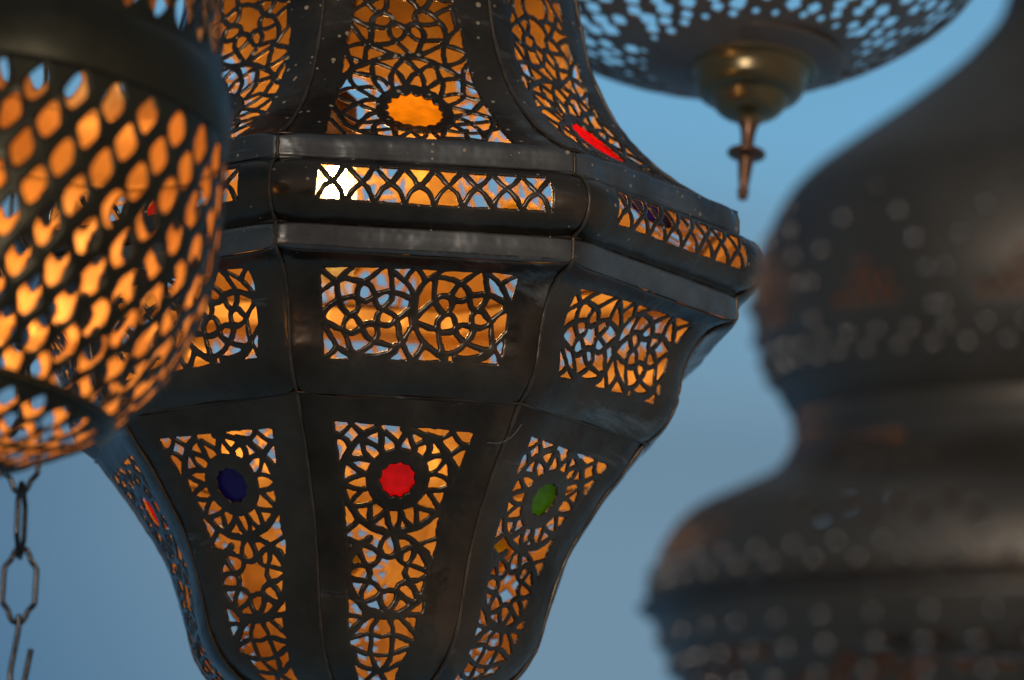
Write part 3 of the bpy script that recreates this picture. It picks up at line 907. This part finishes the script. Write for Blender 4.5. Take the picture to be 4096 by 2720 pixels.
def closed_ends(fun, s_end):
    return lambda A_, V, R: np.minimum(fun(A_, V, R), np.minimum(V, s_end - V) + 1e-5)
me = revolve_sheet("pierced_body", bodyP, bodyS, .0011, closed_ends(diamond_field(bodyS[-1] / round(bodyS[-1] / .0114), .03, .0035, .0068, (-.0018, bodyS[-1] + .006), seed=5), bodyS[-1]),
                   [M_DRUM, M_DRUM_IN], .0012, .0008, .0005)
link("pierced_body", me, drum)
me = revolve_sheet("pierced_top", topP, topS, .0012, closed_ends(diamond_field(.0114, .05, .0040, .0076, (-.002, topS[-1] - .004), seed=6), topS[-1]),
                   [M_DRUM, M_DRUM_IN], .0012, .0008, .0005)
link("pierced_top", me, drum)
me = revolve_sheet("pierced_base", capP, capS, .0010, closed_ends(diamond_field(.0094, .02, .0038, .0060, (-.001, capS[-1] - .002), 22, seed=7), capS[-1]),
                   [M_DRUM, M_DRUM_IN], .0012, .0008, .0005)
link("pierced_base", me, drum)
def ring_band(name, p, thick, mats, parent):
    P_, S_ = cr_profile([(r, z) for r, z in p], 8)
    t = np.gradient(P_, S_, axis=0); t /= np.hypot(t[:, 0], t[:, 1])[:, None]
    sg = 1 if P_[-1, 1] > P_[0, 1] else -1
    inn = [(r - thick * b_ * sg, z + thick * a * sg) for (r, z), (a, b_) in zip(P_, t)]
    loop = [tuple(q) for q in P_] + inn[::-1]
    n_ = 128; V, Fc = [], []
    m_ = len(loop)
    for r, z in loop:
        for k in range(n_):
            a = 2 * math.pi * k / n_
            V.append((r * math.cos(a), r * math.sin(a), z))
    for i in range(m_):
        for k in range(n_):
            q = [i * n_ + k, i * n_ + (k + 1) % n_, ((i + 1) % m_) * n_ + (k + 1) % n_, ((i + 1) % m_) * n_ + k]
            Fc.append(q if sg > 0 else q[::-1])
    mi = [1 if (len(mats) > 1 and i >= len(P_)) else 0 for i in range(m_) for k in range(n_)]
    return link(name, make_mesh(name, V, Fc, mats, mi), parent)
band_p = [(r + .0006, z - base_z) for r, z in pr[3:9]]
ring_band("upper_band", band_p, .0016, [M_DRUM, M_DRUM_IN], drum)
rb = [(pr[-1][0] + .0006, pr[-1][1] - base_z + .0004), (pr[-1][0] + .0010, pr[-1][1] - base_z - .0002), (pr2[0][0] + .0010, pr2[0][1] - base_z - .0004), (pr2[0][0] - .0010, pr2[0][1] - base_z - .0010)]
ring_band("lower_band", rb, .0016, [M_DRUM, M_DRUM_IN], drum)
tz = topP[0, 1]; tr = topP[0, 0]
link("crown", lathe_mesh("crown", [(tr + .001, tz), (tr - .004, tz + .006), (tr * .75, tz + .022), (tr * .4, tz + .040), (tr * .12, tz + .052), (.003, tz + .06)], [M_DRUM], 64), drum)
ob = link("light_bulb", lathe_mesh("light_bulb", [(r, z) for r, z in bp2], [M_BULB2], 24), drum, loc=(-.024, .004, float(bodyP[:, 1].mean()) + .012))
link("socket", lathe_mesh("socket", sock, [M_SOCKET], 24), ob)
cz = float(bodyP[:, 1].mean()) + .07
link("cord", tube_mesh("cord", [(-.024 * (1 - t), .004 * (1 - t), cz + t * (tz + .04 - cz)) for t in np.linspace(0, 1, 8)], .0016, M_SOCKET, 8), drum)

# ------------------------------------------------------------------ right: dark studded lantern, nearest to the lens
YR = 1.50
AXR = 2480
sil = [(2350, -420), (2352, -300), (2348, -160), (2338, -60), (2326, 0), (2304, 60), (2262, 112), (2200, 172), (2080, 262), (1950, 350), (1862, 415), (1805, 485), (1762, 580), (1740, 680),
       (1752, 780), (1795, 890), (1838, 965)]
sil2 = [(1842, 990), (1822, 1045), (1780, 1092), (1690, 1134), (1590, 1182), (1535, 1250), (1513, 1320), (1507, 1372)]
sil3 = [(1510, 1412), (1526, 1455), (1545, 1505), (1585, 1575), (1650, 1660), (1740, 1740), (1860, 1810), (2020, 1870), (2200, 1915), (2400, 1950)]
A, q1 = sil_profile(sil, AXR, YR); _, q2 = sil_profile(sil2, AXR, YR); _, q3 = sil_profile(sil3, AXR, YR)
bz0 = q3[-1][1]
dark = thing("dark_lantern", "big dark bronze lantern with rows of studs, nearly black and blurred, at the right edge", "lantern",
             (A.x, A.y + (at(1700, 900, YR).z - bz0) * math.sin(math.radians(5)), bz0), rot=(math.radians(5), 0, 0))
loc = lambda p: [(r, z - bz0) for r, z in p]
upP, upS = cr_profile(loc(q1), 12); dmP, dmS = cr_profile(loc(q2), 12); bwP, bwS = cr_profile(loc(q3), 12)
def s_at(P_, S_, z): return float(np.interp(-z, -P_[:, 1], S_))
def zpx(py): return at(1700, py, YR).z - bz0

def dots_fn(dots, pw=2.0):
    """dots: list of (angle, s, radius); returns min(distance/radius)"""
    def f(A_, V, R):
        best = np.full(A_.shape, 9.0)
        for a, v, r in dots:
            m_ = np.abs(V - v) < r * 2.2
            if not m_.any(): continue
            da = (A_[m_] - a + math.pi) % (2 * math.pi) - math.pi
            d = (np.abs(da * R[m_] / r) ** pw + np.abs((V[m_] - v) / r) ** pw) ** (1 / pw)
            best[m_] = np.minimum(best[m_], d)
        return best
    return f
def stud_sheet(name, P_, S_, studs, holes, cell=.0013):
    hf = dots_fn(holes)
    fld = closed_ends(lambda A_, V, R: np.minimum((hf(A_, V, R) - 1) * .002, .01), S_[-1])
    me = revolve_sheet(name, P_, S_, cell, fld, [M_DARK, M_DARK_IN], .0012, .0007, .0005)
    bm = bmesh.new(); bm.from_mesh(me)                 # raised studs, part of the same sheet
    for a, v, r in studs:
        R, z = np.interp(v, S_, P_[:, 0]), np.interp(v, S_, P_[:, 1])
        e = .002
        tr_, tz_ = np.interp(v + e, S_, P_[:, 0]) - np.interp(v - e, S_, P_[:, 0]), np.interp(v + e, S_, P_[:, 1]) - np.interp(v - e, S_, P_[:, 1])
        n2 = Vector((-tz_, tr_)).normalized()          # profile runs downward
        o = Vector((R * math.cos(a), R * math.sin(a), z))
        N = Vector((n2.x * math.cos(a), n2.x * math.sin(a), n2.y))
        X_ = Vector((-math.sin(a), math.cos(a), 0)); Y_ = N.cross(X_)
        prev = None
        for ring, (rr, hh) in enumerate([(1.0, .0002), (.92, .38), (.71, .70), (.38, .92)]):
            cur = [bm.verts.new(o + N * (.0004 + r * hh) + (X_ * math.cos(q) + Y_ * math.sin(q)) * r * rr) for q in [2 * math.pi * i / 12 for i in range(12)]]
            if prev:
                for i in range(12):
                    f_ = bm.faces.new((prev[i], prev[(i + 1) % 12], cur[(i + 1) % 12], cur[i])); f_.material_index = 2; f_.smooth = True
            prev = cur
        tip = bm.verts.new(o + N * (.0004 + r))
        for i in range(12):
            f_ = bm.faces.new((prev[i], prev[(i + 1) % 12], tip)); f_.material_index = 2; f_.smooth = True
    me.materials.append(M_STUD)
    bm.to_mesh(me); bm.free()
    return me
def row(s, n_, r, ph=0.0, P_=None):
    return [(2 * math.pi * (k + ph) / n_ + random.uniform(-.006, .006), s + random.uniform(-.0004, .0004), r) for k in range(n_)]
SR = .0021
# upper bulb: two rows of studs near its waist, arches of studs above with pierced fields in them
studs, holes = [], []
sU = lambda py: s_at(upP, upS, zpx(py))
NA = 12
studs += row(sU(862), 50, SR) + row(sU(826), 50, SR, .5)
for k in range(NA):
    for t in np.linspace(0, 1, 5):
        for sg in (-1, 1):
            for dd in (0,):
                a = 2 * math.pi * (k + .5 + sg * (.47 - dd * 5 * .16) * math.cos(t * math.pi / 2) ** .8) / NA
                py = 785 - (t ** .9) * 270
                if dd: py += 36
                if py < 786: studs.append((a, sU(py), SR))
    for i in range(5):
        for j in range(-2, 3):
            py = 755 - i * 36
            if abs(j) * 26 + i * 26 < 72:
                holes.append((2 * math.pi * (k + .5 + j * .105 + (i % 2) * .05) / NA, sU(py), .0012))
link("upper_bulb", stud_sheet("upper_bulb", upP, upS, studs, holes), dark)
studs, holes = [], []
sD = lambda py: s_at(dmP, dmS, zpx(py))
studs += row(sD(1352), 52, SR) + row(sD(1318), 52, SR, .5)
for i in range(4):
    for k in range(72):
        if (k + i) % 9 < 4: holes.append((2 * math.pi * (k + (i % 2) * .5) / 72, sD(1130 - i * 26), .0017))
for k in range(48):
    if k % 6 < 4: holes.append((2 * math.pi * k / 48, sD(1230), .0016)); holes.append((2 * math.pi * (k + .5) / 48, sD(1260), .0016))
link("dome", stud_sheet("dome", dmP, dmS, studs, holes), dark)
studs, holes = [], []
sB = lambda py: s_at(bwP, bwS, zpx(py))
studs += row(sB(1470), 44, SR * .9) + row(sB(1530), 48, SR, .5) + row(sB(1590), 40, SR)
for i in range(3):
    for k in range(60):
        if (k + i * 2) % 8 < 5: holes.append((2 * math.pi * (k + (i % 2) * .5) / 60, sB(1535 + i * 34), .0023))
for k in range(40): holes.append((2 * math.pi * k / 40, sB(1720), .0024))
link("lower_bowl", stud_sheet("lower_bowl", bwP, bwS, studs, holes), dark)
wz = (q1[-1][1] + q2[0][1]) / 2 - bz0
wr_ = q1[-1][0]
ring_band("waist_ring", [(wr_ - .001, wz + .004), (wr_ + .0008, wz + .0024), (wr_ + .0012, wz), (wr_ + .0008, wz - .0024), (wr_ - .001, wz - .004)], .0016, [M_DARK], dark)
fr, fz = q2[-1][0], (q2[-1][1] + q3[0][1]) / 2 - bz0
ring_band("flange", [(fr - .001, fz + .0024), (fr + .0022, fz + .0010), (fr + .0042, fz), (fr + .0022, fz - .0010), (fr - .001, fz - .0022)], .0014, [M_DARK], dark)
ob = link("light_bulb", lathe_mesh("light_bulb", [(r, z) for r, z in bp2], [M_BULB3], 24), dark, loc=(0, 0, float(upP[:, 1].mean()) - .03))
link("socket", lathe_mesh("socket", sock, [M_SOCKET], 24), ob)
link("cord", tube_mesh("cord", [(0, 0, float(upP[:, 1].mean()) + .025 + .01 * i) for i in range(int((upP[0, 1] + .02 - float(upP[:, 1].mean()) - .025) / .01))], .0016, M_SOCKET, 8), dark)
link("top_cap", lathe_mesh("top_cap", [(upP[0, 0], upP[0, 1]), (upP[0, 0] + .003, upP[0, 1] + .003), (upP[0, 0] * .6, upP[0, 1] + .02), (.004, upP[0, 1] + .03)], [M_DARK], 48), dark)

# ------------------------------------------------------------------ upper right, farther off: pierced bowl lamp with a turned finial
YB = 2.42
UB = 1.7348 / (200 / 36 * 4096) * (YB * math.cos(PITCH) + .6 * math.sin(PITCH))     # metres per view pixel there
P0 = at(1729, 166, YB)                                 # the middle of the bowl's underside
bowl = thing("hanging_bowl_lamp", "shallow pierced bronze bowl lamp with a turned brass finial beneath, behind the big lantern",
             "hanging lamp", (P0.x, P0.y, P0.z), rot=(math.radians(-8.0), math.radians(1.0), 0))
bp_ = [(140, 6), (215, 30), (300, 60), (400, 107), (480, 156), (530, 196), (560, 232), (568, 240)]
boP, boS = cr_profile([(r * UB, z * UB) for r, z in bp_][::-1], 14)
rs = np.random.RandomState(3)
holes = []
sr = lambda r: float(np.interp(-r * UB, -boP[:, 0], boS))
for i, (rad, n_, r) in enumerate([(543, 52, .0030), (515, 50, .0032), (487, 46, .0033), (458, 44, .0034), (428, 42, .0034),
                                  (398, 38, .0034), (367, 36, .0034), (336, 34, .0033), (305, 30, .0032), (275, 28, .0028), (250, 28, .0018)]):
    for k in range(n_):
        if rs.rand() < .14: continue
        holes.append((2 * math.pi * (k + (i % 2) * .5 + rs.uniform(-.16, .16)) / n_, sr(rad) + rs.uniform(-.0008, .0008), r * rs.uniform(.95, 1.35)))
hf = dots_fn(holes, 1.25)
def bowl_field(A_, V, R):
    return np.minimum(np.minimum((hf(A_, V, R) - 1) * .003, .01) + vnoise(A_ * R, V, .003, 8) * .0004, np.minimum(V, boS[-1] - V) + 1e-5)
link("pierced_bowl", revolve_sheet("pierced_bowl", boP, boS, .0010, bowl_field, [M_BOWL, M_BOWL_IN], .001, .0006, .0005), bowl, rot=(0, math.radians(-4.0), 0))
flg = [(217, 31), (216, 25), (190, 16), (160, 7), (154, 3), (140, 2)]
cup = [(157, 2), (154, -2), (150, -4), (143, -2), (138, -8), (131, -24), (127, -44), (118, -58), (104, -66), (92, -70), (86, -80), (76, -96), (60, -108), (40, -116), (29, -124), (25, -132)]
cP, _ = cr_profile([(r * UB, z * UB) for r, z in cup], 6)
fP0, _ = cr_profile([(r * UB, z * UB) for r, z in flg], 5)
link("cup_flange", lathe_mesh("cup_flange", [tuple(q) for q in fP0], [M_BOWL], 64), bowl)
ob = link("cup", lathe_mesh("cup", [tuple(q) for q in cP], [M_CUP], 64), bowl)
fin = [(24, -130), (21, -140), (17, -158), (15, -190), (18, -194), (40, -200), (45, -206), (41, -212), (21, -219), (18, -232), (15, -262), (11, -296), (14, -299), (14, -304), (11, -308), (12, -318), (6, -322)]
fP, _ = cr_profile([(r * UB, (z + 130) * UB) for r, z in fin], 6)
link("finial", lathe_mesh("finial", [tuple(q) for q in fP], [M_COPPER], 40), ob, loc=(0, 0, -130 * UB), rot=(0, math.radians(3.5), 0))

# ------------------------------------------------------------------ hanging chain behind the drum lantern
YC = 2.30
UC = 1.7348 / (200 / 36 * 4096) * (YC * math.cos(PITCH) + .5 * math.sin(PITCH))
C0 = at(45, 1350, YC)
chain = thing("hanging_chain", "steel chain of long wavy links hanging at the lower left, behind the drum lantern", "chain", (C0.x, C0.y, at(45, 1650, YC).z))
def link_line(h, w):
    """an elongated link pinched toward both ends"""
    half = [(0, h), (.30 * w, .97 * h), (.52 * w, .80 * h), (.62 * w, .68 * h), (.95 * w, .50 * h), (1.0 * w, .38 * h), (1.0 * w, 0)]
    r = half + [(x, -z) for x, z in half[::-1][1:]]
    full = r + [(-x, z) for x, z in r[::-1][1:-1]]
    return smooth_line(full + [full[0]], 4, True)[:-1]
me_link = tube_mesh("chain_link", [(x * UC, 0, z * UC) for x, z in link_line(86, 37)], 6.6 * UC, M_IRON, 10, True)
top = at(78, -120, YC)
pitch_px = 152
dz = pitch_px * UC
z0 = C0.z - chain.location.z
nL = int((top.z - C0.z) / dz) + 2
for k in range(0, nL):
    fx = k * dz / (top.z - C0.z)
    link("chain_link", me_link, chain, loc=((top.x - C0.x) * fx, 0, z0 + k * dz), rot=(0, math.radians(1.6), math.radians(4 if k % 2 == 0 else 82)))
# open hook at the end
hk = [(4, 84), (7, 60), (3, 20), (-4, -30), (-6, -60), (0, -84), (12, -96), (26, -86), (32, -60), (38, -20), (42, 4)]
link("open_hook", tube_mesh("open_hook", [(x * UC, 0, z * UC) for x, z in smooth_line(hk, 5)], 6.8 * UC, M_IRON, 10), chain, loc=(-.0012, 0, z0 - dz), rot=(0, math.radians(2), math.radians(-20)))
